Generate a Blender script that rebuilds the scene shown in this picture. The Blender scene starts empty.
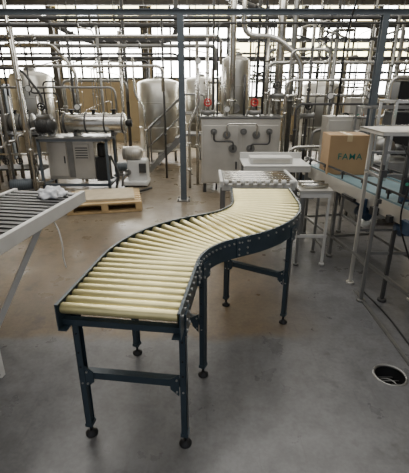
import bpy, bmesh, math, random
from mathutils import Vector, Matrix, noise
random.seed(7)
C = bpy.context.scene.collection

# ---------------------------------------------------------------- materials
def mat(name, col, rough=0.5, metal=0.0, var=0.12, scale=8.0, emit=None, bump=0.0):
    m = bpy.data.materials.new(name); m.use_nodes = True
    nt = m.node_tree; N = nt.nodes; L = nt.links
    b = N["Principled BSDF"]
    tc = N.new("ShaderNodeTexCoord"); nz = N.new("ShaderNodeTexNoise")
    nz.inputs["Scale"].default_value = scale; nz.inputs["Detail"].default_value = 5
    L.new(tc.outputs["Object"], nz.inputs["Vector"])
    r = N.new("ShaderNodeValToRGB")
    r.color_ramp.elements[0].position = 0.3; r.color_ramp.elements[1].position = 0.7
    r.color_ramp.elements[0].color = (*[c*(1-var) for c in col], 1)
    r.color_ramp.elements[1].color = (*[min(1, c*(1+var)) for c in col], 1)
    L.new(nz.outputs["Fac"], r.inputs["Fac"]); L.new(r.outputs["Color"], b.inputs["Base Color"])
    b.inputs["Roughness"].default_value = rough; b.inputs["Metallic"].default_value = metal
    if emit:
        L.new(r.outputs["Color"], b.inputs["Emission Color"]); b.inputs["Emission Strength"].default_value = emit
    return m

STEEL = mat("stainless_steel", (0.58,0.57,0.53), 0.22, 0.95)
TANKM = mat("tank_steel", (0.50,0.49,0.45), 0.30, 0.9, 0.15, 2)
DULL  = mat("dull_steel", (0.25,0.25,0.24), 0.38, 0.75)
SHEET = mat("brushed_sheet", (0.56,0.54,0.49), 0.34, 0.55, 0.12, 3)
BLUE  = mat("slate_blue_paint", (0.040,0.062,0.080), 0.30, 0.15, 0.15)
BLUED = mat("dark_blue_paint", (0.03,0.06,0.11), 0.35, 0.1, 0.15)
BLUEC = mat("grey_blue_paint", (0.09,0.108,0.125), 0.45, 0.1)
ZINC  = mat("yellow_zinc", (0.80,0.72,0.38), 0.36, 0.8, 0.08, 14)
BOLT  = mat("bright_zinc", (0.50,0.50,0.48), 0.35, 0.7)
WHITE = mat("white_paint", (0.62,0.62,0.60), 0.5, 0, 0.06)
DARK  = mat("dark_metal", (0.022,0.023,0.025), 0.5, 0.3)
GREY  = mat("dark_grey_paint", (0.06,0.06,0.06), 0.45, 0.3)
RUB   = mat("black_rubber", (0.015,0.015,0.015), 0.7)
RED   = mat("red_paint", (0.5,0.025,0.025), 0.4)
GREEN = mat("green_paint", (0.05,0.30,0.19), 0.5)
WOOD  = mat("pine_wood", (0.48,0.34,0.17), 0.7, 0, 0.25, 5)
CARD  = mat("cardboard", (0.37,0.245,0.13), 0.8, 0, 0.1, 4)
TAPE  = mat("tape", (0.5,0.38,0.22), 0.4)
CARDL = mat("pale_cardboard", (0.52,0.44,0.31), 0.8)
WALL  = mat("beige_plaster", (0.34,0.27,0.16), 0.85, 0, 0.2, 1.2)
CEIL  = mat("ceiling_paint", (0.28,0.26,0.22), 0.9)
FRAME = mat("window_frame", (0.04,0.036,0.03), 0.6)
GLASS = mat("bright_glass", (1.0,0.97,0.92), 0.3, 0, 0.04, 0.7, emit=22)
GLASY = mat("yellow_glass", (1.0,0.84,0.45), 0.3, 0, 0.12, 0.8, emit=12)
BELT  = mat("blue_green_belt", (0.16,0.25,0.28), 0.4)
CLOTH = mat("white_cloth", (0.8,0.82,0.85), 0.9)
INK   = mat("teal_ink", (0.01,0.14,0.11), 0.7)
LAMPM = mat("lamp_tube", (1,1,0.95), 0.4, 0, 0, 1, emit=8)
YEL   = mat("yellow_paint", (0.36,0.26,0.08), 0.6)
SCREEN= mat("screen", (0.04,0.07,0.09), 0.15)

def floor_mat():
    m = bpy.data.materials.new("concrete_floor"); m.use_nodes = True
    nt = m.node_tree; N = nt.nodes; L = nt.links; b = N["Principled BSDF"]
    tc = N.new("ShaderNodeTexCoord"); sp = N.new("ShaderNodeSeparateXYZ")
    L.new(tc.outputs["Object"], sp.inputs[0])
    def nz(scale,det,vec=None,rough=.5):
        n=N.new("ShaderNodeTexNoise"); n.inputs["Scale"].default_value=scale; n.inputs["Detail"].default_value=det
        n.inputs["Roughness"].default_value=rough; L.new(vec or tc.outputs["Object"], n.inputs["Vector"]); return n
    n1=nz(1.1,8,None,.65); n2=nz(45,4); n3=nz(3.5,8,None,.6); n5=nz(9,8,None,.7)
    mp=N.new("ShaderNodeMapping"); mp.inputs["Rotation"].default_value=(0,0,.5); mp.inputs["Scale"].default_value=(20,1.6,1)
    L.new(tc.outputs["Object"], mp.inputs[0]); n4=nz(1.6,6,mp.outputs[0],.6)
    def math_(op, a, bb):
        x = N.new("ShaderNodeMath"); x.operation = op
        for i,v in enumerate((a,bb)):
            if isinstance(v,(int,float)): x.inputs[i].default_value = v
            else: L.new(v, x.inputs[i])
        return x.outputs[0]
    def smooth(v, a, bb):
        x = N.new("ShaderNodeMapRange"); x.interpolation_type = 'SMOOTHSTEP'
        L.new(v, x.inputs[0]); x.inputs[1].default_value = a; x.inputs[2].default_value = bb
        return x.outputs[0]
    def mix(f, a, bb, bt='MIX'):
        x = N.new("ShaderNodeMix"); x.data_type='RGBA'; x.blend_type = bt
        if isinstance(f,(int,float)): x.inputs[0].default_value = f
        else: L.new(f, x.inputs[0])
        for k,v in ((6,a),(7,bb)):
            if isinstance(v, tuple): x.inputs[k].default_value = (*v,1)
            else: L.new(v, x.inputs[k])
        return x.outputs[2]
    def ramp(v,p0,c0,p1,c1):
        r=N.new("ShaderNodeValToRGB"); r.color_ramp.elements[0].position=p0; r.color_ramp.elements[0].color=(*c0,1)
        r.color_ramp.elements[1].position=p1; r.color_ramp.elements[1].color=(*c1,1); L.new(v,r.inputs[0]); return r.outputs[0]
    X, Y = sp.outputs[0], sp.outputs[1]
    wob = math_('MULTIPLY', math_('SUBTRACT', n3.outputs["Fac"], 0.5), 0.3)
    my = smooth(math_('ADD', Y, wob), 2.16, 2.30)
    mx = smooth(math_('ADD', X, wob), 0.95, 0.30)
    brown = math_('MULTIPLY', my, mx)
    g = ramp(n1.outputs["Fac"], .3,(0.094,0.094,0.096), .72,(0.158,0.159,0.164))
    g2 = ramp(n1.outputs["Fac"], .3,(0.105,0.075,0.043), .7,(0.17,0.126,0.076))
    c = mix(brown, g, g2)
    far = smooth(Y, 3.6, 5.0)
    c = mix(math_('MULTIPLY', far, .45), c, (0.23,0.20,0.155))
    c = mix(1.0, c, ramp(n2.outputs["Fac"], .3,(.86,.86,.86), .6,(1.04,1.04,1.04)), 'MULTIPLY')
    c = mix(1.0, c, ramp(n5.outputs["Fac"], .38,(.80,.80,.79), .56,(1.05,1.05,1.05)), 'MULTIPLY')
    st = smooth(n3.outputs["Fac"], .58, .70)
    c = mix(math_('MULTIPLY', st, .5), c, (0.045,0.041,0.036))
    sc = math_('MULTIPLY', smooth(n4.outputs["Fac"], .60, .70), .25); c = mix(sc, c, (0.045,0.042,0.04))
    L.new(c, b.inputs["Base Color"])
    rr = N.new("ShaderNodeMapRange"); L.new(n3.outputs["Fac"], rr.inputs[0])
    rr.inputs[1].default_value=.35; rr.inputs[2].default_value=.65; rr.inputs[3].default_value=.26; rr.inputs[4].default_value=.42
    L.new(rr.outputs[0], b.inputs["Roughness"])
    bp = N.new("ShaderNodeBump"); bp.inputs["Strength"].default_value=.10; bp.inputs["Distance"].default_value=.003
    L.new(n2.outputs["Fac"], bp.inputs["Height"]); L.new(bp.outputs[0], b.inputs["Normal"])
    return m
FLOOR = floor_mat()

# ---------------------------------------------------------------- mesh helpers
def B(): return bmesh.new()
def box(b, c, s, m=0, M=None):
    x,y,z = s[0]/2,s[1]/2,s[2]/2
    vs=[]
    for dx in (-x,x):
        for dy in (-y,y):
            for dz in (-z,z):
                p = Vector((dx,dy,dz))
                if M is not None: p = M @ p
                vs.append(b.verts.new(p+Vector(c)))
    for f in ((0,1,3,2),(4,6,7,5),(0,4,5,1),(2,3,7,6),(0,2,6,4),(1,5,7,3)):
        fc=b.faces.new([vs[i] for i in f]); fc.material_index=m
def frame_of(d):
    d=d.normalized(); a=Vector((0,0,1)) if abs(d.z)<.9 else Vector((1,0,0))
    u=d.cross(a).normalized(); return u, d.cross(u).normalized()
def cyl(b, p0, p1, r, seg=16, m=0, r2=None, cap=True):
    p0=Vector(p0); p1=Vector(p1); u,w=frame_of(p1-p0); r2=r if r2 is None else r2
    A=[];D=[]
    for i in range(seg):
        a=2*math.pi*i/seg; o=u*math.cos(a)+w*math.sin(a)
        A.append(b.verts.new(p0+o*r)); D.append(b.verts.new(p1+o*r2))
    for i in range(seg):
        f=b.faces.new((A[i],A[(i+1)%seg],D[(i+1)%seg],D[i])); f.smooth=seg>6; f.material_index=m
    if cap:
        f=b.faces.new(A[::-1]); f.material_index=m
        f=b.faces.new(D); f.material_index=m
def bar(b, p0, p1, w, h, m=0):
    p0=Vector(p0); p1=Vector(p1); d=p1-p0; u,v=frame_of(d)
    vs=[]
    for p in (p0,p1):
        for su,sv in ((-1,-1),(1,-1),(1,1),(-1,1)):
            vs.append(b.verts.new(p+u*su*w/2+v*sv*h/2))
    for f in ((0,3,2,1),(4,5,6,7),(0,1,5,4),(1,2,6,5),(2,3,7,6),(3,0,4,7)):
        fc=b.faces.new([vs[i] for i in f]); fc.material_index=m
def rounded(pts, rad, n=5):
    pts=[Vector(p) for p in pts]; out=[pts[0]]
    for i in range(1,len(pts)-1):
        a,c,d=pts[i-1],pts[i],pts[i+1]
        r=min(rad,(a-c).length*.49,(d-c).length*.49)
        s=c+(a-c).normalized()*r; e=c+(d-c).normalized()*r
        for k in range(n+1):
            t=k/n; out.append(s*(1-t)**2+c*2*t*(1-t)+e*t*t)
    out.append(pts[-1]); return out
def tube(b, pts, r, seg=10, m=0, rad=0.1, n=5):
    P=rounded(pts,rad,n); rings=[]; u=None
    for i,p in enumerate(P):
        d=(P[min(i+1,len(P)-1)]-P[max(i-1,0)]).normalized()
        if u is None: u,_=frame_of(d)
        u=(u-d*u.dot(d)).normalized(); w=d.cross(u)
        rings.append([b.verts.new(p+(u*math.cos(2*math.pi*k/seg)+w*math.sin(2*math.pi*k/seg))*r) for k in range(seg)])
    for a,c in zip(rings,rings[1:]):
        for k in range(seg):
            f=b.faces.new((a[k],a[(k+1)%seg],c[(k+1)%seg],c[k])); f.smooth=True; f.material_index=m
    b.faces.new(rings[0][::-1]).material_index=m; b.faces.new(rings[-1]).material_index=m
def lathe(b, prof, o=(0,0,0), ax='Z', seg=28, m=0):
    o=Vector(o); rings=[]
    for r,h in prof:
        ring=[]
        for k in range(seg):
            a=2*math.pi*k/seg; c,s=r*math.cos(a),r*math.sin(a)
            v={'Z':(c,s,h),'X':(h,c,s),'Y':(s,h,c)}[ax]
            ring.append(b.verts.new(o+Vector(v)))
        rings.append(ring)
    for a,c in zip(rings,rings[1:]):
        for k in range(seg):
            f=b.faces.new((a[k],a[(k+1)%seg],c[(k+1)%seg],c[k])); f.smooth=True; f.material_index=m
    b.faces.new(rings[0][::-1]).material_index=m; b.faces.new(rings[-1]).material_index=m
def torus(b, c, R, r, ax='Y', seg=22, s2=8, m=0):
    c=Vector(c); rings=[]
    for i in range(seg):
        a=2*math.pi*i/seg; ring=[]
        for j in range(s2):
            t=2*math.pi*j/s2; rr=R+r*math.cos(t); h=r*math.sin(t); p,q=rr*math.cos(a),rr*math.sin(a)
            ring.append(b.verts.new(c+Vector({'Z':(p,q,h),'Y':(p,h,q),'X':(h,p,q)}[ax])))
        rings.append(ring)
    for i in range(seg):
        a,d=rings[i],rings[(i+1)%seg]
        for j in range(s2):
            f=b.faces.new((a[j],a[(j+1)%s2],d[(j+1)%s2],d[j])); f.smooth=True; f.material_index=m

def mesh_of(name,b,mats):
    bmesh.ops.recalc_face_normals(b, faces=b.faces[:])
    me=bpy.data.meshes.new(name); b.to_mesh(me); b.free()
    for m in (mats if isinstance(mats,(list,tuple)) else [mats]): me.materials.append(m)
    return me
def thing(name, loc, label, cat, rot=0, group=None):
    e=bpy.data.objects.new(name,None); e.empty_display_size=.1; C.objects.link(e)
    e.location=loc; e.rotation_euler=(0,0,rot); e["label"]=label; e["category"]=cat
    if group: e["group"]=group
    return e
def part(par, name, b, mats, label=None, bevel=0, loc=(0,0,0), rot=(0,0,0)):
    me = b if isinstance(b,bpy.types.Mesh) else mesh_of(name,b,mats)
    o=bpy.data.objects.new(name,me); C.objects.link(o); o.parent=par; o.location=loc; o.rotation_euler=rot
    if label: o["label"]=label
    if bevel:
        md=o.modifiers.new("bevel",'BEVEL'); md.width=bevel; md.segments=2; md.limit_method='ANGLE'; md.angle_limit=.9
    return o
def solo(name, b, mats, label=None, cat=None, group=None, kind=None, bevel=0):
    me=mesh_of(name,b,mats)
    xs=[v.co.x for v in me.vertices]; ys=[v.co.y for v in me.vertices]; zs=[v.co.z for v in me.vertices]
    o0=Vector(((min(xs)+max(xs))/2,(min(ys)+max(ys))/2,min(zs)))
    if kind=="structure": o0=Vector((0,0,0))
    me.transform(Matrix.Translation(-o0))
    o=bpy.data.objects.new(name,me); o.location=o0; C.objects.link(o)
    if label: o["label"]=label
    if cat: o["category"]=cat
    if group: o["group"]=group
    if kind: o["kind"]=kind
    return o

# ---------------------------------------------------------------- room
RX, Y0, Y1, ZC = 7.5, -2.5, 13.0, 4.7
DX, DY, DR = 1.11, 1.854, 0.09
b=B()
xs=[-RX,DX-.3,DX+.3,RX]; ys=[Y0,DY-.3,DY+.3,Y1]
for i in range(3):
    for j in range(3):
        if i==1 and j==1: continue
        b.faces.new([b.verts.new((x,y,0)) for x,y in ((xs[i],ys[j]),(xs[i+1],ys[j]),(xs[i+1],ys[j+1]),(xs[i],ys[j+1]))])
ci=[];sq=[]
for k in range(32):
    a=2*math.pi*k/32; c,s=math.cos(a),math.sin(a); q=.3/max(abs(c),abs(s))
    ci.append(b.verts.new((DX+DR*c,DY+DR*s,0))); sq.append(b.verts.new((DX+q*c,DY+q*s,0)))
for k in range(32): b.faces.new((ci[k],sq[k],sq[(k+1)%32],ci[(k+1)%32]))
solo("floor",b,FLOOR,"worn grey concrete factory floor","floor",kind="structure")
b=B(); box(b,(0,Y1+.1,ZC/2),(2*RX,.2,ZC)); solo("wall_back",b,WALL,"beige plastered factory wall","wall",kind="structure")
b=B(); box(b,(-RX-.1,(Y0+Y1)/2,ZC/2),(.2,Y1-Y0,ZC)); solo("wall_left",b,WALL,"beige plastered factory wall","wall",kind="structure")
b=B(); box(b,(RX+.1,(Y0+Y1)/2,ZC/2),(.2,Y1-Y0,ZC)); solo("wall_right",b,WALL,"beige plastered factory wall","wall",kind="structure")
b=B(); box(b,(0,(Y0+Y1)/2,ZC+.1),(2*RX,Y1-Y0,.2)); solo("ceiling",b,CEIL,"pale painted factory ceiling","ceiling",kind="structure")

wins=[(-5.9,2.5,1.9),(-3.15,2.5,1.9),(-.45,2.3,1.9),(1.9,2.0,1.35),(4.0,2.0,1.35),(6.2,2.0,1.35)]
for n,(cx,w,z0) in enumerate(wins,1):
    h=4.5-z0; y=Y1-.03
    b=B(); nx=4; nz=int(h/.50)
    for i in range(nx):
        for j in range(nz):
            yel = (n>3 and ((j==2) or (j==4 and i%2))) or (n in(2,3) and j==3 and i!=1)
            box(b,(cx-w/2+w*(i+.5)/nx,y,z0+h*(j+.5)/nz),(w/nx-.05,.02,h/nz-.05),2 if yel else 1)
    for i in range(nx+1): box(b,(cx-w/2+w*i/nx,y-.01,z0+h/2),(.06,.05,h+.05),0)
    for j in range(nz+1): box(b,(cx,y-.012,z0+h*j/nz),(w+.05,.045,.06),0)
    solo("window_%d"%n,b,[FRAME,GLASS,GLASY],"multi-pane steel factory window, bright daylight","window",kind="structure")

# floor drain
e=thing("floor_drain",(DX,DY,-.16),"round open floor drain with worn rim in concrete","drain")
b=B()
prof=[(DR,.16),(DR-.004,.03),(.03,.0)]
rings=[[b.verts.new((r*math.cos(2*math.pi*k/32),r*math.sin(2*math.pi*k/32),h)) for k in range(32)] for r,h in prof]
for a,c in zip(rings,rings[1:]):
    for k in range(32): b.faces.new((a[k],a[(k+1)%32],c[(k+1)%32],c[k])).smooth=True
b.faces.new(rings[-1]); part(e,"drain_bowl",b,DARK)
b=B(); torus(b,(0,0,.157),DR+.002,.009,'Z',36,8); part(e,"drain_rim",b,DULL,"worn steel rim")
b=B()
for k in range(-2,3): bar(b,(-math.sqrt(.088**2-(k*.033)**2),k*.033,.085),(math.sqrt(.088**2-(k*.033)**2),k*.033,.085),.007,.008)
torus(b,(0,0,.09),.05,.005,'Z',24,6)
part(e,"drain_grate",b,DULL)

b=B(); box(b,(1.27,2.25,.008),(.022,1.25,.016))
solo("floor_rail",b,DULL,"thin steel guide strip fixed to concrete","rail")
b=B(); tube(b,[(1.40,1.5,.006),(1.36,2.0,.006),(1.38,2.5,.006),(1.34,2.85,.006)],.006,8,0,.2)
solo("floor_cable",b,RUB,"dark cable lying on the concrete floor","cable")

# ---------------------------------------------------------------- main S conveyor
ZB, ZT, RZ, RR = .685, .806, .777, .0228
W=.248; R=.66; H0=math.radians(7.5); H1=math.radians(59); H2=math.radians(2)
OX,OY=-.342,1.285; LM=.13
segs=[('L',.48,0),('A',R*(H1-H0),1),('L',LM,0),('A',R*(H1-H2),-1),('L',.40,0)]
def path(s):
    x,y,h=OX,OY,H0
    for k,l,t in segs:
        d=min(s,l) if l is not segs[-1][1] else s
        if k=='L': x+=math.sin(h)*d; y+=math.cos(h)*d
        else:
            hn=h+t*d/R
            cx,cy=x+t*R*math.cos(h), y-t*R*math.sin(h)
            x,y=cx-t*R*math.cos(hn), cy+t*R*math.sin(hn); h=hn
        s-=d
        if s<=1e-9: break
    return Vector((x,y,0)),h
TOT=sum(l for _,l,_ in segs)
conv=thing("roller_conveyor",(OX,OY,0),"S-shaped gravity roller conveyor with dark blue frame and zinc rollers","conveyor")
off=Vector((OX,OY,0))
def side(s,o,z):
    p,h=path(s); return p-off+Vector((math.cos(h)*o,-math.sin(h)*o,z))
NS=110; NR=41
JO=(segs[0][1],segs[0][1]+segs[1][1]+LM/2,TOT-.40)
for sd in (-1,1):
    b=B()
    prof=[(0,ZT-.004),(0,ZB+.005),(-.032,ZB+.005),(-.032,ZB),(.005,ZB),(.005,ZT-.0),( -.008,ZT),(-.008,ZT-.004)]
    rings=[]
    for i in range(NS+1):
        s=TOT*i/NS
        rings.append([b.verts.new(side(s,sd*(W+o),z)) for o,z in prof])
    for a,c in zip(rings,rings[1:]):
        for k in range(len(prof)):
            b.faces.new((a[k],a[(k+1)%len(prof)],c[(k+1)%len(prof)],c[k]))
    b.faces.new(rings[0]); b.faces.new(rings[-1])
    for i in range(0,NR):
        s=.03+(TOT-.06)*i/(NR-1); cyl(b,side(s,sd*(W+.004),RZ),side(s,sd*(W+.012),RZ),.0058,6,1)
    part(conv,"side_rail",b,[BLUE,BOLT],"dark slate blue curved steel channel with bolt heads")
    for s in JO:
        b=B()
        bar(b,side(s-.045,sd*(W+.008),(ZB+ZT)/2),side(s+.045,sd*(W+.008),(ZB+ZT)/2),.006,.112)
        for ds in (-.03,.03):
            for z in (ZB+.02,ZB+.055,ZT-.025):
                cyl(b,side(s+ds,sd*(W+.008),z),side(s+ds,sd*(W+.017),z),.0058,6,1)
        part(conv,"splice_plate",b,[BLUE,BOLT])
b=B(); l=W-.008
lathe(b,[(.006,-l-.004),(.006,-l),(RR-.003,-l),(RR,-l+.004),(RR,l-.004),(RR-.003,l),(.006,l),(.006,l+.004)],ax='X',seg=24)
rm=mesh_of("roller",b,[ZINC])
for i in range(NR):
    s=.03+(TOT-.06)*i/(NR-1); p,h=path(s)
    part(conv,"roller",rm,None,loc=(p.x-OX,p.y-OY,RZ),rot=(0,0,-h))
for s in (.05,.45,1.02,1.65,TOT-.06):
    b=B(); bar(b,side(s,-W,ZB+.02),side(s,W,ZB+.02),.03,.028); part(conv,"cross_member",b,BLUE)
for s in (.125,segs[0][1]+R*math.radians(18),segs[0][1]+segs[1][1]+LM+R*math.radians(28)):
    p,h=path(s); L_=Vector((p.x-OX,p.y-OY,0))
    for sd in (-1,1):
        b=B(); o=sd*(W-.012)
        box(b,(o+sd*.012,0,.40),(.004,.042,.66)); box(b,(o,-.019,.40),(.028,.004,.66)); box(b,(o,.019,.40),(.028,.004,.66))
        box(b,(o+sd*.003,0,.235),(.022,.034,.30))
        box(b,(o,0,.072),(.036,.046,.02))
        box(b,(o+sd*.021,0,.70),(.006,.085,.10))
        for yy in (-.03,.03):
            for zz in (.67,.72): cyl(b,(o+sd*.022,yy,zz),(o+sd*.029,yy,zz),.006,6,1)
        for zz in (.33,.42,.5,.6): cyl(b,(o-sd*0,-.024,zz),(o,-.018,zz),.005,6,1 if zz<.4 else 2)
        lg=part(conv,"leg",b,[BLUE,BOLT,DARK],loc=L_,rot=(0,0,-h))
        b=B(); cyl(b,(0,0,.01),(0,0,.07),.008,10,0); lathe(b,[(.030,0),(.030,.008),(.014,.018),(.012,.026)],seg=20)
        cyl(b,(0,0,.05),(0,0,.06),.014,6,0)
        part(lg,"leveling_foot",b,DARK,loc=(o,0,0))
    b=B(); bar(b,(-W+.02,0,.375),(W-.02,0,.375),.036,.036)
    for sd in (-1,1):
        v=[(sd*(W-.03),.31),(sd*(W-.03),.43),(sd*(W-.07),.40),(sd*(W-.07),.345)]
        A=[b.verts.new((x,-.024,z)) for x,z in v]; D=[b.verts.new((x,-.020,z)) for x,z in v]
        b.faces.new(A); b.faces.new(D)
        for k in range(4): b.faces.new((A[k],A[(k+1)%4],D[(k+1)%4],D[k]))
        for x,z in ((W-.04,.40),(W-.04,.335)): cyl(b,(sd*x,-.03,z),(sd*x,-.023,z),.005,6,1)
    part(conv,"cross_brace",b,[BLUE,BOLT],loc=L_,rot=(0,0,-h))

# ---------------------------------------------------------------- left white slat table
e=thing("slat_table",(-1.225,1.10,0),"white-framed slatted transfer table with dark slats","table",rot=math.radians(-8.5))
b=B()
for x in (-.02,-.60): box(b,(x,.95,.80),(.035,1.9,.09))
for y in (.02,1.88): box(b,(-.31,y,.79),(.56,.035,.07))
for y in (.6,1.2): box(b,(-.31,y,.77),(.56,.03,.03))
part(e,"frame",b,WHITE,"white painted frame",bevel=.004)
b=B()
for i in range(26):
    y=.07+i*.070; box(b,(-.31,y,.828),(.54,.040,.018),0); 
part(e,"slat_bed",b,GREY,"dark grey steel slats")
b=B(); box(b,(-.31,.95,.80),(.54,1.8,.006)); part(e,"tray",b,SHEET)
for (x,y,x2,y2) in ((-.035,1.28,-.386,1.05),(-.10,.74,-.10,.74),(-.60,1.30,-.62,1.30),(-.6,.3,-.6,.1)):
    b=B(); bar(b,(x,y,.77),(x2,y2,.0),.035,.035); part(e,"leg",b,WHITE)
b=B(); bmesh.ops.create_icosphere(b,subdivisions=4,radius=1)
for v in b.verts:
    n=noise.fractal(v.co*2.2,1,2,4); k=1+.45*n
    v.co=Vector((v.co.x*.095*k,v.co.y*.08*k,max(0,v.co.z)*.07*k))
for f in b.faces: f.smooth=True
b.transform(Matrix.Translation((-1.16,2.84,.84)))
solo("cloth",b,CLOTH,"crumpled white cloth lying on the slat table","cloth")
b=B(); tube(b,[(-1.05,2.52,.76),(-1.01,2.5,.70),(-.975,2.45,.60),(-.98,2.44,.50),(-.96,2.42,.44)],.005,8,0,.05)
solo("hanging_hose",b,WHITE,"thin pale hose hanging off the slat table","hose")

# ---------------------------------------------------------------- pallet
e=thing("pallet",(-1.44,5.42,0),"pale wooden pallet on the concrete floor","pallet",rot=math.radians(12))
b=B()
for i in range(7): box(b,(0,-.34+i*.113,.133),(1.0,.09,.02))
part(e,"top_deck",b,WOOD)
b=B()
for x in (-.46,0,.46):
    for y in (-.34,0,.34): box(b,(x,y,.072),(.09,.1,.08))
    box(b,(x,0,.117),(.09,.78,.016))
for y in (-.34,0,.34): box(b,(0,y,.016),(1.0,.09,.024))
part(e,"base_blocks",b,WOOD,"wooden blocks and skids")
b=B(); box(b,(0,0,.0),(.85,.6,.03)); b.transform(Matrix.Translation((-1.46,5.45,.1595)) @ Matrix.Rotation(math.radians(12),4,'Z'))
solo("cardboard_sheets",b,CARDL,"stack of flat cardboard sheets on pallet","cardboard")

# ---------------------------------------------------------------- receiving deck
e=thing("infeed_deck",(.50,3.66,0),"white infeed deck with small rollers meeting the conveyor end","machine")
b=B()
for x in (-.34,.34): box(b,(x,.08,.78),(.03,.54,.06))
box(b,(0,-.17,.75),(.68,.03,.06)); box(b,(0,.34,.75),(.68,.03,.06))
box(b,(0,-.12,.715),(.62,.06,.012))
part(e,"deck_frame",b,WHITE,bevel=.004)
for i in range(6):
    b=B(); cyl(b,(-.32,-.10+i*.08,.785),(.32,-.10+i*.08,.785),.022,14); part(e,"deck_roller",b,STEEL)
for i in range(9):
    b=B(); x=-.3+i*.075; lathe(b,[(.012,-.02),(.024,-.018),(.024,.018),(.012,.02)],o=(x,-.205,.80),ax='X',seg=14)
    box(b,(x,-.185,.775),(.012,.03,.05)); part(e,"guide_wheel",b,WHITE)
for x in (-.32,.32):
    for y in (-.15,.33):
        b=B(); box(b,(x,y,.37),(.028,.028,.74)); cyl(b,(x,y,0),(x,y,.02),.03,14); part(e,"leg",b,DULL)
b=B(); box(b,(0,.33,.2),(.62,.025,.025)); part(e,"lower_rail",b,DULL)

e=thing("transfer_table",(.78,4.36,0),"stainless transfer table with white guides behind the deck","table")
b=B(); box(b,(0,0,.82),(.72,.5,.02)); box(b,(0,-.24,.79),(.72,.02,.06)); box(b,(0,.24,.86),(.72,.02,.08))
part(e,"table_top",b,WHITE,bevel=.003)
b=B(); box(b,(-.05,-.05,.865),(.46,.2,.07)); box(b,(-.05,-.155,.865),(.40,.01,.04),1)
part(e,"guide_box",b,[WHITE,SHEET])
for x in (-.33,.33):
    for y in (-.2,.2):
        b=B(); box(b,(x,y,.40),(.03,.03,.80)); part(e,"leg",b,DULL)
b=B(); box(b,(0,-.2,.25),(.65,.025,.025)); part(e,"lower_rail",b,DULL)

e=thing("link_frame",(1.01,3.52,0),"white low support frame beside the belt conveyor","frame")
for z in (.70,.30):
    b=B(); box(b,(0,-.12,z),(.28,.025,.05 if z>.5 else .025)); part(e,"rail",b,WHITE)
b=B(); box(b,(.12,.05,.18),(.025,.3,.025)); part(e,"rail",b,DULL)
for x,y in ((-.125,.2),(.125,-.12),(.125,.2),(-.125,-.12)):
    b=B(); box(b,(x,y,.35),(.022,.022,.70)); cyl(b,(x,y,0),(x,y,.02),.025,12); part(e,"leg",b,WHITE if y<0 and x>0 else DULL)
b=B(); box(b,(0,.04,.735),(.30,.36,.02)); part(e,"plate",b,SHEET)
for y in (-.06,.06):
    b=B(); cyl(b,(-.12,y,.77),(.12,y,.77),.022,14); part(e,"roller",b,STEEL)

# ---------------------------------------------------------------- belt conveyor on the right
e=thing("belt_conveyor",(1.57,3.15,0),"belt conveyor with steel side plates and blue-green belt","conveyor",rot=math.radians(9.3))
b=B(); box(b,(0,0,.79),(.44,2.5,.03)); cyl(b,(-.22,1.25,.765),(.22,1.25,.765),.04,16); cyl(b,(-.22,-1.25,.765),(.22,-1.25,.765),.04,16)
part(e,"belt",b,BELT,"blue-green belt")
for x in (-.24,.24):
    b=B(); box(b,(x,0,.75),(.02,2.55,.12)); box(b,(x,0,.815),(.014,2.5,.02),1); part(e,"side_plate",b,[SHEET,BELT])
for x in (-.24,.24):
    b=B(); bar(b,(x,-1.2,.89),(x,1.2,.89),.012,.016)
    for y in (-1,-.65,-.3,.05,.4,.75,1.1): bar(b,(x,y,.80),(x,y,.89),.012,.012); box(b,(x,y,.88),(.03,.03,.03))
    part(e,"guide_rail",b,GREY)
for y in (-1.0,.5,1.15):
    for x in (-.22,.22):
        b=B(); box(b,(x,y,.37),(.03,.03,.68)); cyl(b,(x,y,0),(x,y,.03),.032,16); part(e,"leg",b,DULL)
b=B()
for y in (-1.0,.5,1.15): box(b,(0,y,.22),(.42,.025,.025))
for x in (-.22,.22): box(b,(x,.1,.22),(.025,2.2,.025))
part(e,"lower_frame",b,DULL)
b=B(); lathe(b,[(.05,-.14),(.065,-.13),(.065,.10),(.05,.11)],o=(0,-.35,.6),ax='X'); box(b,(-.02,-.35,.67),(.12,.1,.05)); box(b,(.14,-.35,.6),(.1,.13,.13))
part(e,"drive_motor",b,BLUED,bevel=.003)
for k,s in enumerate((.12,-.02)):
    b=B(); lathe(b,[(.03,-.09),(.05,-.08),(.05,.08),(.03,.09)],o=(-.05,s+.3,.62-.1*k),ax='Y'); box(b,(-.05,s+.3,.69-.1*k),(.05,.06,.06)); part(e,"small_motor",b,BLUED)
for y,s,m in ((-.6,(.04,.10,.09),BLUED),(-.2,(.04,.07,.06),DARK),(.2,(.03,.2,.03),DARK),(-.4,(.03,.05,.05),DARK),(-.78,(.05,.12,.14),BLUED),(-.05,(.03,.04,.12),BLUED)):
    b=B(); box(b,(-.268,y,.70),s); part(e,"bracket",b,m)

e=thing("cardboard_box",(1.40,3.93,.806),"brown cardboard box with teal lettering on belt conveyor","box",rot=math.radians(-3))
b=B(); box(b,(0,0,.19),(.37,.32,.38)); part(e,"carton",b,CARD,bevel=.004)
b=B(); box(b,(0,0,.3805),(.05,.322,.002)); box(b,(0,-.161,.35),(.05,.002,.06)); part(e,"tape",b,TAPE)
cu=bpy.data.curves.new("t",'FONT'); cu.body="FAMA"; cu.size=.084; cu.align_x='CENTER'; cu.extrude=.0008; cu.offset=.0005; cu.space_character=1.15
to=bpy.data.objects.new("t",cu); C.objects.link(to); bpy.context.view_layer.update()
me=bpy.data.meshes.new_from_object(to.evaluated_get(bpy.context.evaluated_depsgraph_get()))
bpy.data.objects.remove(to); me.materials.clear(); me.materials.append(INK)
o=part(e,"printed_lettering",me,None,"teal printed letters",loc=(.02,-.1615,.15),rot=(math.pi/2,0,0))

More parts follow.
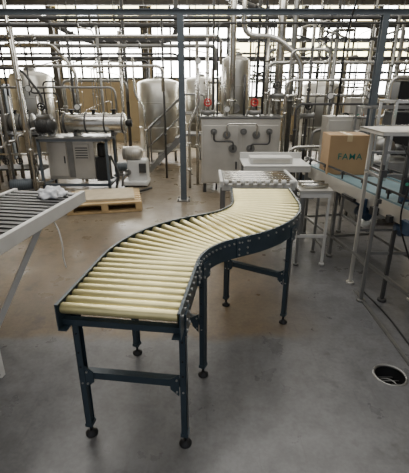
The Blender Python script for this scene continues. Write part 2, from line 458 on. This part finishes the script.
# ---------------------------------------------------------------- stand on the right
e=thing("inspection_stand",(1.57,2.88,0),"tall stainless stand with plate top and square posts","stand")
b=B(); box(b,(0,-.02,1.325),(.75,.42,.010)); box(b,(0,-.22,1.317),(.75,.010,.026)); box(b,(-.37,-.02,1.317),(.010,.42,.026))
part(e,"top_plate",b,SHEET,bevel=.002)
for x,y,m in ((-.31,-.16,DULL),(-.29,.14,SHEET),(-.14,-.16,GREY),(.10,-.16,SHEET),(.33,-.16,DULL),(.33,.14,SHEET)):
    b=B(); box(b,(x,y,.67),(.026,.026,1.29)); cyl(b,(x,y,0),(x,y,.02),.034,16); cyl(b,(x,y,.02),(x,y,.05),.012,10); part(e,"post",b,m,bevel=.003)
for z in (.50,.96,1.14):
    b=B(); box(b,(.02,.14,z),(.62,.02,.02)); part(e,"rail",b,DULL)
for z in (.30,1.0):
    b=B(); box(b,(-.30,-.01,z),(.02,.3,.02)); part(e,"rail",b,DULL)
b=B(); box(b,(.01,-.16,.42),(.64,.02,.02)); part(e,"rail",b,DULL)
b=B(); box(b,(-.14,-.19,.95),(.05,.04,.12)); cyl(b,(-.14,-.215,.97),(-.14,-.21,.97),.012,14,1); part(e,"sensor_box",b,[DARK,GREEN])
b=B(); bar(b,(-.31,-.18,.80),(-.31,-.18,1.1),.012,.012); box(b,(-.31,-.19,1.04),(.04,.03,.05)); box(b,(-.31,-.19,.84),(.03,.03,.03)); part(e,"sensor_bracket",b,GREY)
for z in (.64,.72,.86):
    b=B(); cyl(b,(-.16,-.19,z),(.02,-.19,z),.024,14); cyl(b,(.02,-.19,z),(.06,-.19,z),.012,10); part(e,"air_cylinder",b,BLUED)
b=B(); box(b,(-.02,-.18,.76),(.12,.02,.30)); part(e,"valve_plate",b,BLUED)
e=thing("control_box",(1.69,2.88,1.330),"green and grey control box on the stand","control box")
b=B(); box(b,(0,0,.02),(.28,.26,.04)); part(e,"body",b,DULL,bevel=.005)
b=B(); box(b,(0,0,.046),(.24,.2,.012)); part(e,"lid",b,GREEN,bevel=.003)

e=thing("guard_frame",(2.02,3.50,0),"open stainless guard frame with uprights over belt conveyor","frame")
for x in (-.44,.0,.40):
    for y in (-.15,.15):
        b=B(); z0=0 if abs(x)>.3 else 1.28
        if x<0 : z0=.84
        box(b,(x,y,(z0+1.50)/2),(.024,.024,1.50-z0)); 
        if z0==0: cyl(b,(x,y,0),(x,y,.02),.032,14)
        part(e,"upright",b,STEEL)
for z in (1.28,1.50):
    for y in (-.15,.15):
        b=B(); box(b,(-.02,y,z),(.84,.022,.022)); part(e,"crossbar",b,STEEL)
for z in (.90,1.50):
    for x in (-.44,.40):
        b=B(); box(b,(x,0,z),(.022,.30,.022)); part(e,"crossbar",b,DULL)
b=B(); box(b,(-.22,-.17,1.20),(.08,.03,.16)); part(e,"dark_head",b,BLUED,bevel=.004)
b=B(); cyl(b,(.12,-.17,1.08),(.12,-.17,1.28),.02,14); cyl(b,(.12,-.17,.98),(.12,-.17,1.08),.008,10); part(e,"air_cylinder",b,DULL)

e=thing("drive_unit",(2.16,2.75,0),"dark blue gear motor unit on a steel stand","machine")
b=B(); box(b,(0,0,.45),(.26,.3,.9)); part(e,"pedestal",b,DULL,bevel=.006)
b=B(); lathe(b,[(.06,-.18),(.085,-.17),(.085,.1),(.06,.12)],o=(0,0,1.0),ax='X')
for k in range(8): torus(b,(-.14+k*.03,0,1.0),.086,.004,'X',20,6)
part(e,"motor",b,BLUED)
b=B(); tube(b,[(1.34,2.66,1.25),(1.40,2.55,1.1),(1.35,2.55,.75),(1.44,2.5,.5),(1.48,2.3,.3),(1.44,2.2,.01)],.006,8,0,.12)
solo("power_cable",b,RUB,"black cable hanging down from the stand","cable")

# ---------------------------------------------------------------- background equipment helpers
avoid=[]
def tank(x,y,r,z0,z1,label,m=TANKM):
    avoid.append((x,y,r+.04))
    e=thing("storage_tank",(x,y,0),label,"tank")
    b=B(); h=z1-z0; lathe(b,[(.03,z0-.08),(r*.6,z0-.05),(r,z0),(r,z1-.06),(r*.92,z1-.02),(r*.55,z1+.03),(.05,z1+.05)],seg=36)
    for z in (z0+.02,z0+h*.35,z0+h*.7): torus(b,(0,0,z),r,.010,'Z',36,6)
    part(e,"shell",b,m)
    b=B(); lathe(b,[(.11,z1+.0),(.11,z1+.08),(.06,z1+.1)],seg=20); torus(b,(0,0,z1+.14),.06,.008,'Z'); cyl(b,(0,0,z1+.08),(0,0,z1+.14),.01,8); part(e,"manhole",b,DULL)
    for k in range(3):
        a=2*math.pi*(k+.25)/3; b=B(); cyl(b,(r*.8*math.cos(a),r*.8*math.sin(a),0),(r*.8*math.cos(a),r*.8*math.sin(a),z0+.02),.03,10); part(e,"leg",b,DULL)
    b=B(); cyl(b,(0,-r-.02,z0+h*.45),(0,-r+.01,z0+h*.45),.07,20); torus(b,(0,-r-.02,z0+h*.45),.07,.01,'Y'); part(e,"sight_port",b,DULL)
    return e
tank(-1.0,9.0,.46,.30,1.76,"upright stainless tank on three legs among pipes")
tank(-.10,9.7,.40,.30,1.82,"upright stainless tank behind steel column")
tank(-3.35,8.0,.38,.4,1.88,"stainless tank standing behind pump cabinet")
tank(.55,7.4,.25,.6,2.10,"narrow stainless mixing tank above process cabinet")
tank(2.45,8.6,.46,.4,1.70,"wide stainless tank behind pipework")

def pump(x,y,z,rot,label,m=BLUEC):
    avoid.append((x,y,.3))
    e=thing("pump",(x,y,z),label,"pump",rot=rot)
    b=B(); box(b,(0,0,.02),(.5,.2,.04)); box(b,(-.1,0,.06),(.08,.12,.06)); box(b,(.1,0,.06),(.08,.12,.06)); part(e,"base_plate",b,DULL)
    b=B(); lathe(b,[(.07,-.22),(.09,-.2),(.09,.1),(.07,.12)],o=(0,0,.16),ax='X',seg=22)
    for k in range(9): torus(b,(-.17+k*.03,0,.16),.091,.005,'X',20,6)
    part(e,"motor",b,m)
    b=B(); lathe(b,[(.04,.12),(.11,.14),(.11,.2),(.05,.22),(.035,.3)],o=(0,0,.16),ax='X',seg=22); cyl(b,(.17,0,.16),(.17,0,.36),.03,12); part(e,"volute",b,STEEL)
pump(-2.9,6.1,0,.3,"small motor pump on the floor beside cabinet")
pump(1.52,5.95,0,-.4,"small centrifugal pump beside steel process cabinet")
pump(1.75,6.7,0,1.2,"centrifugal pump below grey pipes")
pump(2.6,6.2,0,.1,"motor pump under pipe rack")
pump(-1.55,7.6,0,.2,"motor pump in front of upright tank")
pump(-3.75,6.3,0,-.2,"small motor pump under bent pipe")

e=thing("pump_cabinet",(-2.10,6.5,0),"open steel frame cabinet with grey panels","cabinet")
b=B()
for x in (-.54,.54):
    for y in (-.27,.27): box(b,(x,y,.43),(.04,.04,.86))
for z in (.84,.12):
    for y in (-.27,.27): box(b,(0,y,z),(1.1,.04,.04))
    for x in (-.54,.54): box(b,(x,0,z),(.04,.56,.04))
part(e,"frame",b,BLUEC)
b=B(); box(b,(-.12,.1,.5),(.78,.3,.66)); box(b,(-.12,-.055,.5),(.1,.01,.6),1); part(e,"panel",b,[SHEET,DULL],bevel=.006)
b=B(); box(b,(-.33,-.06,.5),(.3,.02,.56)); box(b,(-.22,-.08,.5),(.015,.02,.12),1); part(e,"door",b,[SHEET,DARK],bevel=.004)
b=B(); box(b,(.07,-.06,.62),(.24,.02,.26))
for k in range(5): box(b,(.07,-.075,.53+k*.04),(.2,.012,.012),1)
part(e,"vent_panel",b,[SHEET,DARK])
b=B(); box(b,(.4,0,.35),(.2,.25,.4)); lathe(b,[(.06,0),(.07,.02),(.07,.2),(.05,.22)],o=(.4,-.05,.55)); part(e,"filter",b,[DARK])
b=B(); box(b,(0,0,.87),(1.14,.6,.02)); part(e,"top_plate",b,DULL)
def barrel(x,y,z,l,r,label,m=STEEL,fit=False):
    e=thing("barrel_filter",(x,y,z),label,"filter housing")
    b=B(); lathe(b,[(r*.5,-l/2-.03),(r*.9,-l/2),(r,-l/2+.02),(r,l/2-.02),(r*.9,l/2),(r*.4,l/2+.03)],o=(0,0,r+.04),ax='X',seg=30); part(e,"shell",b,m)
    for k in (-.46,-.12,.18,.46):
        b=B(); torus(b,(k*l,0,r+.04),r+.004,.013,'X',28,8); part(e,"clamp_band",b,GREY)
    for k in (-.3,.3):
        b=B(); box(b,(k*l,0,.03),(.05,r*1.6,.06)); part(e,"saddle",b,GREY)
    if fit:
        for k in (-.35,0,.32):
            b=B(); cyl(b,(k*l,0,2*r+.02),(k*l,0,2*r+.10),.028,12); cyl(b,(k*l,0,2*r+.08),(k*l,0,2*r+.10),.05,14); part(e,"nozzle",b,DARK)
        b=B(); cyl(b,(l/2+.02,0,r+.04),(l/2+.10,0,r+.04),.06,16); part(e,"end_flange",b,DARK)
barrel(-1.80,6.55,.88,1.02,.155,"polished horizontal stainless barrel on pump cabinet",STEEL,True)
barrel(-2.58,6.5,.88,.26,.12,"small dark horizontal barrel on pump cabinet",GREY)
e=thing("filter_rack",(-3.2,6.8,0),"steel rack holding filter barrels","rack")
b=B()
for x in (-.4,.4):
    for y in (-.2,.2): box(b,(x,y,.44),(.04,.04,.88))
box(b,(0,0,.87),(.86,.44,.03)); box(b,(0,0,.3),(.86,.44,.03))
part(e,"rack_frame",b,GREY)
barrel(-3.2,6.8,.885,.62,.14,"horizontal stainless barrel with dark bands on rack",DULL,True)
e=thing("valve_cluster",(-3.1,6.35,0),"cluster of pipes, valves and gauges by the rack","valve assembly")
b=B()
for k in range(4):
    x=-.35+k*.22; tube(b,[(x,0,0),(x,0,.7+.1*k),(x+.15,.1,.7+.1*k),(x+.15,.1,1.5)],.022,10,0,.06)
tube(b,[(-.5,0,.6),(.55,0,.6)],.02); part(e,"pipe",b,STEEL)
for k in range(4):
    b=B(); torus(b,(-.35+k*.22,-.06,.5),.05,.009,'Y'); cyl(b,(-.35+k*.22,-.06,.5),(-.35+k*.22,0,.5),.01,8); bar(b,(-.4+k*.22,-.06,.5),(-.3+k*.22,-.06,.5),.01,.01); part(e,"hand_wheel",b,DARK)

e=thing("motor_unit",(-1.20,6.75,0),"small grey-white motor unit with sloping hood","machine")
b=B(); box(b,(0,0,.06),(.44,.4,.08)); box(b,(0.03,.05,.27),(.34,.3,.36)); part(e,"body",b,WHITE,bevel=.02)
b=B(); lathe(b,[(.05,-.2),(.11,-.18),(.115,.08),(.08,.14)],o=(-.02,-.02,.56),ax='X')
for k in range(6): torus(b,(-.14+k*.035,-.02,.56),.116,.005,'X',22,6)
part(e,"motor",b,SHEET)
b=B(); box(b,(.13,-.12,.32),(.12,.04,.16)); part(e,"junction_box",b,GREY,bevel=.005)
b=B(); cyl(b,(-.12,-.16,.25),(-.12,-.10,.25),.05,18); tube(b,[(-.12,-.14,.25),(-.2,-.2,.2),(-.22,-.22,.02)],.02); part(e,"pipe_stub",b,DULL)
for x in (-.17,.17):
    for y in (-.15,.15):
        b=B(); cyl(b,(x,y,0),(x,y,.03),.03,14); part(e,"foot",b,RUB)

w=1.24
e=thing("process_cabinet",(.565,6.45,0),"large stainless process cabinet with round fittings on legs","process unit")
b=B(); box(b,(0,0,.66),(w,.5,1.02)); part(e,"housing",b,SHEET,bevel=.01)
for x in (-.305,.305):
    b=B(); box(b,(x,-.255,.62),(.55,.012,.9)); part(e,"door",b,SHEET,bevel=.004)
for x in (-.06,.06):
    b=B(); box(b,(x,-.28,.45),(.02,.03,.12)); part(e,"handle",b,DARK)
for x,z,r in ((-.42,.98,.045),(-.22,.93,.055),(.04,.98,.045),(.24,.93,.055),(.44,.98,.045),(-.12,.72,.06),(.16,.72,.06)):
    b=B(); cyl(b,(x,-.30,z),(x,-.25,z),r,22); cyl(b,(x,-.34,z),(x,-.30,z),r*.5,16); torus(b,(x,-.30,z),r,.007,'Y',22,6); part(e,"round_fitting",b,DULL)
b=B(); tube(b,[(-.42,-.34,.98),(-.42,-.37,.98),(-.42,-.37,.84),(-.12,-.37,.84),(-.12,-.37,.72),(-.12,-.33,.72)],.014,8,0,.05); part(e,"connecting_pipe",b,GREY)
b=B(); tube(b,[(.44,-.34,.98),(.44,-.37,.98),(.44,-.37,.80),(.16,-.37,.80),(.16,-.37,.72),(.16,-.33,.72)],.014,8,0,.05); part(e,"connecting_pipe",b,GREY)
b=B(); tube(b,[(-.22,-.34,.93),(-.22,-.38,.93),(-.22,-.38,1.10),(.24,-.38,1.10),(.24,-.38,.93),(.24,-.34,.93)],.014,8,0,.05); part(e,"connecting_pipe",b,STEEL)
for x in (-.56,.56):
    for y in (-.2,.2):
        b=B(); box(b,(x,y,.09),(.05,.05,.18)); part(e,"leg",b,GREY)
b=B(); box(b,(0,0,1.19),(w+.04,.54,.03)); part(e,"top_plate",b,DULL)
avoid.append((.3,6.5,.5)); avoid.append((.9,6.5,.5)); avoid.append((-1.2,6.75,.35)); avoid.append((-2.1,6.5,.6)); avoid.append((-3.2,6.8,.5))

def gate_valve(x,y,z,label,m=RED,rot=0):
    e=thing("gate_valve",(x,y,z),label,"valve",rot=rot)
    b=B(); lathe(b,[(.05,-.11),(.05,-.09),(.03,-.08),(.05,0),(.03,.08),(.05,.09),(.05,.11)],ax='X',seg=18); cyl(b,(0,0,0),(0,0,.12),.025,12); part(e,"body",b,DULL)
    b=B(); torus(b,(0,-.06,.15),.050,.012,'Y'); cyl(b,(0,-.07,.15),(0,.01,.15),.018,10)
    bar(b,(-.05,-.06,.15),(.05,-.06,.15),.010,.010); bar(b,(0,-.06,.10),(0,-.06,.20),.010,.010); part(e,"hand_wheel",b,m)
gate_valve(.05,6.25,1.255,"red hand wheel valve above process cabinet")
gate_valve(.76,6.25,1.255,"red hand wheel valve beside mixing tank")
gate_valve(1.10,6.33,1.50,"dark hand wheel valve on vertical pipe",GREY)
gate_valve(1.62,6.36,1.2,"dark hand wheel valve on grey pipe",DARK)
gate_valve(-2.45,6.15,1.2,"dark hand wheel valve over pump cabinet",DARK)
gate_valve(2.15,6.2,1.05,"dark hand wheel valve near pump",DARK)

def gauge(x,y,z):
    e=thing("pressure_gauge",(x,y,z),"round white-faced pressure gauge on steel pipe","gauge",group="pressure gauges on process pipes")
    b=B(); cyl(b,(0,0,0),(0,0,.06),.01,8); cyl(b,(0,-.02,.1),(0,.02,.1),.05,20); part(e,"case",b,DARK)
    b=B(); cyl(b,(0,-.024,.1),(0,-.02,.1),.042,20); part(e,"dial",b,WHITE)
for g in ((.35,6.3,1.205),(-.10,6.5,1.9),(1.9,6.2,1.40),(-2.05,6.55,1.225),(2.5,6.2,1.40),(-2.75,6.45,1.5)): gauge(*g)

def ecab(x,y,z,w,h,m,label,rot=0):
    avoid.append((x,y,w*.6))
    e=thing("electrical_cabinet",(x,y,z),label,"electrical cabinet",rot=rot)
    b=B(); box(b,(0,0,h/2),(w,.3,h)); part(e,"body",b,m,bevel=.008)
    b=B(); box(b,(0,-.158,h/2),(w*.9,.015,h*.92)); part(e,"door",b,m,bevel=.004)
    b=B(); box(b,(w*.38,-.175,h/2),(.02,.02,.1)); part(e,"handle",b,DARK)
    for k in range(3):
        b=B(); cyl(b,(-w*.2+k*.09,-.166,h*.8),(-w*.2+k*.09,-.185,h*.8),.018,12); part(e,"button",b,RED if k%2 else GREEN)
ecab(1.85,5.6,.0,.34,1.25,SHEET,"grey electrical cabinet with buttons standing on floor")
ecab(3.35,6.6,.0,.6,1.80,DARK,"tall dark electrical cabinet by the pipe rack")
ecab(2.85,7.4,.0,.5,1.45,SHEET,"grey steel control cabinet near tank")
ecab(-4.9,9.5,.0,.7,1.7,BLUEC,"blue-grey control cabinet near back tanks")

e=thing("packing_machine",(2.25,4.75,0),"stainless packing machine with clear hood frame and belts","machine")
b=B(); box(b,(0,0,.45),(.8,.5,.7)); part(e,"body",b,DULL,bevel=.01)
b=B()
for x in (-.38,.38):
    for y in (-.22,.22): box(b,(x,y,1.1),(.022,.022,.62))
for z in (1.1,1.4):
    for y in (-.22,.22): box(b,(0,y,z),(.79,.022,.022))
    for x in (-.38,.38): box(b,(x,0,z),(.022,.45,.022))
part(e,"hood_frame",b,DULL)
b=B(); lathe(b,[(.04,-.15),(.1,-.14),(.1,.14),(.04,.15)],o=(-.1,0,.95),ax='Y'); part(e,"drum",b,DULL)
b=B(); cyl(b,(.15,-.15,.9),(.15,.15,.9),.06,18); part(e,"drum",b,DARK)
b=B(); box(b,(-.2,-.26,.6),(.25,.02,.2)); part(e,"display",b,SCREEN)
b=B(); box(b,(.12,.05,1.24),(.36,.25,.22)); part(e,"control_head",b,DARK,bevel=.01)
for x in (-.35,.35):
    for y in (-.2,.2):
        b=B(); cyl(b,(x,y,0),(x,y,.12),.025,12); part(e,"leg",b,DULL)

e=thing("step_platform",(-.70,7.95,0),"small steel step platform with handrails","steps")
b=B()
for k in range(4): box(b,(-.3+k*.17,0,.18+k*.17),(.18,.5,.03))
for y in (-.25,.25): bar(b,(-.42,y,.05),(.3,y,.76),.02,.09)
box(b,(.5,0,.76),(.4,.5,.04))
part(e,"stair_treads",b,DULL)
for y in (-.25,.25):
    b=B(); tube(b,[(-.42,y,.1),(-.42,y,.85),(.3,y,1.5),(.7,y,1.5),(.7,y,.0)],.018,8,0,.08); tube(b,[(-.42,y,.5),(.3,y,1.15),(.7,y,1.15)],.013,8,0,.05); tube(b,[(.3,y,0),(.3,y,1.5)],.018,8)
    part(e,"handrail",b,DULL)
avoid.append((-.70,7.95,.6))

# ---------------------------------------------------------------- columns and overhead rack
for x in (-3.35,-.316,2.37):
    e=thing("steel_column",(x,5.74,0),"blue-grey steel column with base plate carrying pipe rack","column",group="pipe rack columns")
    b=B(); box(b,(0,-.04,1.25),(.085,.008,2.5)); box(b,(0,.04,1.25),(.085,.008,2.5)); box(b,(0,0,1.25),(.008,.08,2.5)); part(e,"post",b,BLUEC)
    b=B(); box(b,(0,0,.008),(.2,.2,.016)); 
    for p in ((-.08,-.08),(.08,-.08),(-.08,.08),(.08,.08)): cyl(b,(p[0],p[1],.016),(p[0],p[1],.035),.012,6)
    part(e,"base_plate",b,DULL)
b=B(); box(b,(-.2,5.74,2.565),(9.2,.06,.012)); box(b,(-.2,5.74,2.506),(9.2,.06,.012)); box(b,(-.2,5.74,2.535),(9.2,.01,.07))
solo("overhead_beam",b,BLUEC,"long blue-grey beam resting on steel columns","beam")
for y in (8.3,11.2):
    b=B(); box(b,(0,y,3.82),(15,.12,.02)); box(b,(0,y,3.58),(15,.12,.02)); box(b,(0,y,3.7),(15,.012,.24))
    for k in range(15): box(b,(-7+k,y,3.7),(.015,.1,.22))
    solo("roof_beam",b,FRAME,"dark riveted steel roof beam","beam",group="roof beams")
for x in (-4.4,-1.6,1.3,4.2):
    b=B(); box(b,(x,8.6,3.94),(.1,8.6,.22)); solo("ceiling_joist",b,YEL,"ochre steel joist below ceiling","joist",group="ceiling joists")
for x in (-4.52,-1.75,.80,2.95,5.10):
    b=B(); box(b,(x,12.8,2.35),(.14,.18,4.7)); box(b,(x,12.8,.1),(.3,.3,.2))
    solo("hall_column",b,FRAME,"dark steel column against back wall","column",group="hall columns")
for x,y in ((-2.4,7.6),(2.6,9.5),(-.9,10.1)):
    e=thing("hanging_lamp",(x,y,3.1),"long fluorescent lamp hanging from the ceiling","lamp",group="fluorescent lamps")
    b=B(); box(b,(0,0,.04),(1.3,.12,.05)); part(e,"housing",b,WHITE)
    b=B(); cyl(b,(-.62,0,0),(.62,0,0),.018,12); part(e,"tube",b,LAMPM)
    for s in (-.5,.5):
        b=B(); cyl(b,(s,0,.06),(s,0,ZC-3.1),.005,6); part(e,"hanger",b,DULL)

# ---------------------------------------------------------------- pipework
def pipe(pts,r,m=STEEL,label="stainless steel process pipe with flanged joints",rad=.12,fl=True,seg=12):
    b=B(); tube(b,pts,r,seg,0,rad)
    if fl:
        for a,c in zip(pts,pts[1:]):
            a=Vector(a);c=Vector(c);L_=(c-a).length
            if L_>.8:
                for t in (.3,.72):
                    p=a.lerp(c,t); d=(c-a).normalized()*.015; cyl(b,p-d,p+d,r*1.55,12)
    solo("process_pipe",b,m,label,"pipe",group="factory process pipes")
for y,z,x0,x1,r,m in (
    (7.0,2.66,-4.6,4.6,.030,GREY),(6.5,2.34,-3.8,.25,.024,STEEL),(7.5,2.30,-4.6,.2,.034,DULL),
    (6.8,2.12,-3.9,-.4,.018,GREY),(8.6,2.18,-5.4,5.4,.034,GREY),(7.2,1.86,.9,3.9,.018,GREY),(8.45,1.75,-2.9,-1.6,.025,DULL),
    (7.0,2.20,1.05,4.2,.028,DULL),(6.6,1.98,1.0,4.0,.026,STEEL),(9.2,2.85,-6,6,.05,GREY),
    (6.3,1.72,1.25,3.9,.02,STEEL),(6.6,1.50,1.3,3.0,.022,STEEL),(6.9,1.62,-4.2,-1.5,.018,DULL),(6.2,1.38,1.4,3.1,.018,GREY),
    (6.95,1.95,-3.7,-.7,.026,STEEL),(6.4,2.50,.2,4.2,.016,GREY)):
    pipe([(x0,y,0),(x0,y,z),(x1,y,z),(x1,y,z-.4)],r,m)
for x,y,z0,z1,r,m in (
    (-2.68,6.0,0,2.4,.024,STEEL),(-3.05,6.1,0,2.6,.020,DULL),(-2.85,6.3,0,3.2,.026,STEEL),(-2.3,7.2,0,2.7,.024,GREY),(-1.85,7.4,0,2.6,.026,DULL),
    (-1.6,8.0,0,2.6,.022,STEEL),(-1.62,8.6,0,3.4,.035,GREY),(-.72,7.3,0,2.7,.020,GREY),(-.12,6.8,0,2.3,.026,STEEL),(.15,7.0,0,ZC,.020,GREY),
    (.46,6.88,0,ZC,.05,STEEL),(.90,7.1,0,ZC,.026,GREY),(.98,6.9,0,3.3,.022,DARK),(1.22,6.85,0,ZC,.07,STEEL),(1.42,6.8,0,ZC,.045,DULL),
    (1.62,6.4,0,2.2,.022,GREY),(1.80,7.1,0,2.7,.028,STEEL),(2.0,6.5,0,2.3,.024,DULL),(2.18,7.1,0,3.3,.026,GREY),(2.62,6.7,0,2.3,.022,STEEL),(2.9,6.5,0,2.7,.022,DULL),(3.3,7.2,0,2.7,.028,DULL),
    (.32,6.42,1.205,1.9,.018,STEEL),(.95,6.35,1.205,2.3,.02,STEEL),(.62,6.35,1.205,1.8,.016,GREY)):
    pipe([(x,y,z0),(x,y,z1)],r,m,"vertical stainless pipe rising through the pipe rack")
pipe([(1.52,6.55,0),(1.52,6.55,2.0),(1.1,6.6,2.35),(.6,6.6,2.35),(.6,6.6,3.4)],.040,STEEL,"large bent exhaust duct pipe above cabinet",.2)
pipe([(1.05,6.55,1.2),(1.05,6.55,1.5),(1.32,6.45,1.5),(1.32,6.45,2.15),(1.9,6.4,2.15),(1.9,6.4,0)],.024,STEEL)
pipe([(1.34,6.1,.0),(1.34,6.1,.75),(1.95,6.15,.75),(1.95,6.15,1.38)],.024,STEEL)
pipe([(1.30,6.30,0),(1.30,6.30,.5),(1.7,6.25,.5),(1.7,6.25,1.0),(2.3,6.25,1.0),(2.3,6.25,0)],.022,DULL)
pipe([(2.1,6.0,0),(2.1,6.0,1.2),(2.7,6.0,1.2),(2.7,6.0,1.75),(3.3,6.0,1.75),(3.3,6.0,0)],.024,STEEL)
pipe([(-.25,6.5,0),(-.25,6.5,1.05),(-.1,6.5,1.35),(-.1,6.5,1.9)],.022,STEEL)
pipe([(-3.4,7.3,2.3),(-2.6,7.3,2.3),(-2.2,7.1,1.9),(-2.2,7.1,0)],.030,STEEL)
pipe([(-3.8,6.6,0),(-3.8,6.6,1.9),(-2.9,6.6,1.9),(-2.62,6.6,1.5),(-2.62,6.6,1.18)],.02,GREY)
pipe([(-1.2,7.05,2.1),(-1.2,7.05,1.5),(-1.05,7.05,1.3),(-1.05,7.05,0)],.018,STEEL)
pipe([(-4.1,6.2,0),(-4.1,6.2,2.0),(-3.2,6.2,2.45),(-1.8,6.2,2.45)],.026,GREY,rad=.25)
pipe([(1.9,4.9,3.6),(1.9,5.3,3.0),(1.80,5.5,2.2),(1.80,5.5,1.25)],.014,DARK)
pipe([(.05,7.6,0),(.05,7.6,2.6)],.026,STEEL)
pipe([(.2,9.4,3.5),(1.4,8.9,3.0),(2.6,8.0,2.85),(4.4,7.6,2.85)],.06,GREY,"large dark ventilation duct crossing below the roof",.3)
pipe([(-5.2,8.8,3.0),(-3.4,8.8,3.0),(-2.6,9.3,2.55),(-.6,9.2,2.55),(-.6,9.2,3.4)],.05,GREY,"grey ventilation duct crossing below the roof",.3)
rng=random.Random(58)
made=0
while made<92:
    side_=rng.choice((-1,1,1))
    x=rng.uniform(-4.3,-.4) if side_<0 else rng.uniform(-.1,4.2)
    y=rng.choice((6.9,7.3,7.6,7.9,8.3,8.8,9.3,9.9)) + rng.uniform(-.1,.1)
    z1=rng.uniform(1.0,2.8); dx=rng.choice((-1,1))*rng.uniform(.15,1.0); r=rng.choice((.008,.011,.014,.018,.022))
    bad=False
    for ax_,ay_,ar_ in avoid:
        for t in (0,.25,.5,.75,1):
            if (x+dx*t-ax_)**2+(y-ay_)**2<(ar_+.05)**2 and (t in (0,1) or z1<1.9): bad=True
    if -1.45<x<-.2 and y<8.8 and rng.random()<.7: bad=True
    if bad: continue
    m=rng.choice((GREY,DARK,DARK,DULL,DULL,STEEL,STEEL))
    pts=[(x,y,0),(x,y,z1),(x+dx,y,z1+rng.choice((0,0,.15,-.2)))]
    if rng.random()<.6: pts.append((x+dx,pts[-1][1],z1+rng.choice((-.7,-.4,.5,.8))))
    pipe(pts,r,m,"thin process pipe branching among the tanks",.08,True,8); made+=1
for i in range(26):
    x=-5+i*.4+rng.uniform(-.1,.1); y,z=rng.choice(((7.0,2.70),(8.6,2.22),(9.2,2.88)))
    b=B(); cyl(b,(x,y,z),(x,y,ZC),.008,6); torus(b,(x,y,z-.04),.05,.008,'X',14,6)
    solo("pipe_hanger",b,DARK,"thin dark rod hanger holding overhead pipe","pipe hanger",group="pipe hangers")
b=B()
for yy in (-.1,.1): box(b,(0,7.7+yy,2.42),(9,.012,.04))
for k in range(45): box(b,(-4.4+k*.2,7.7,2.40),(.02,.2,.012))
solo("cable_tray",b,GREY,"long ladder cable tray below the roof","cable tray")
for pts in ([(-1.5,6.2,.6),(-1.35,6.1,.3),(-1.45,6.05,.06),(-1.1,6.1,.03),(-.9,6.4,.03)],
            [(1.2,6.1,.5),(1.3,5.9,.2),(1.15,5.8,.03),(.8,5.75,.03)],
            [(1.85,5.4,1.0),(1.95,5.3,.8),(1.85,5.2,.3),(1.9,5.1,.02)]):
    b=B(); tube(b,pts,.018,10,0,.15); solo("flexible_hose",b,RUB,"black flexible hose between machines","hose")

# ---------------------------------------------------------------- lights
def area(n,loc,size,sy,pw,col=(1,1,1),rot=(0,0,0)):
    l=bpy.data.lights.new(n,'AREA'); l.shape='RECTANGLE'; l.size=size; l.size_y=sy; l.energy=pw; l.color=col
    o=bpy.data.objects.new(n,l); C.objects.link(o); o.location=loc; o.rotation_euler=rot
area("added_fill_front",(0.3,1.2,ZC-.05),5,3,80,(1,.98,.95))  # added soft fill lamp over the foreground, no opening in the ceiling
area("added_fill_mid",(-.3,4.6,ZC-.05),7,2.2,230,(1,.97,.91))  # added out-of-view fill lamp below the solid ceiling, softens the middle
area("added_fill_rear",(0,9,ZC-.05),10,4,210,(1,.95,.87))  # added area lamp brightening the rear machinery, not a roof window
w=bpy.data.worlds.new("world"); bpy.context.scene.world=w; w.use_nodes=True
w.node_tree.nodes["Background"].inputs[0].default_value=(.95,.96,1,1); w.node_tree.nodes["Background"].inputs[1].default_value=.5

# ---------------------------------------------------------------- camera
cd=bpy.data.cameras.new("camera"); cam=bpy.data.objects.new("camera",cd); C.objects.link(cam)
cam.location=(0,0,1.6); cam.rotation_euler=(math.radians(90-21),0,0)
cd.sensor_fit='HORIZONTAL'; cd.sensor_width=36; cd.lens=385/409*36; cd.clip_start=.05
bpy.context.scene.camera=cam
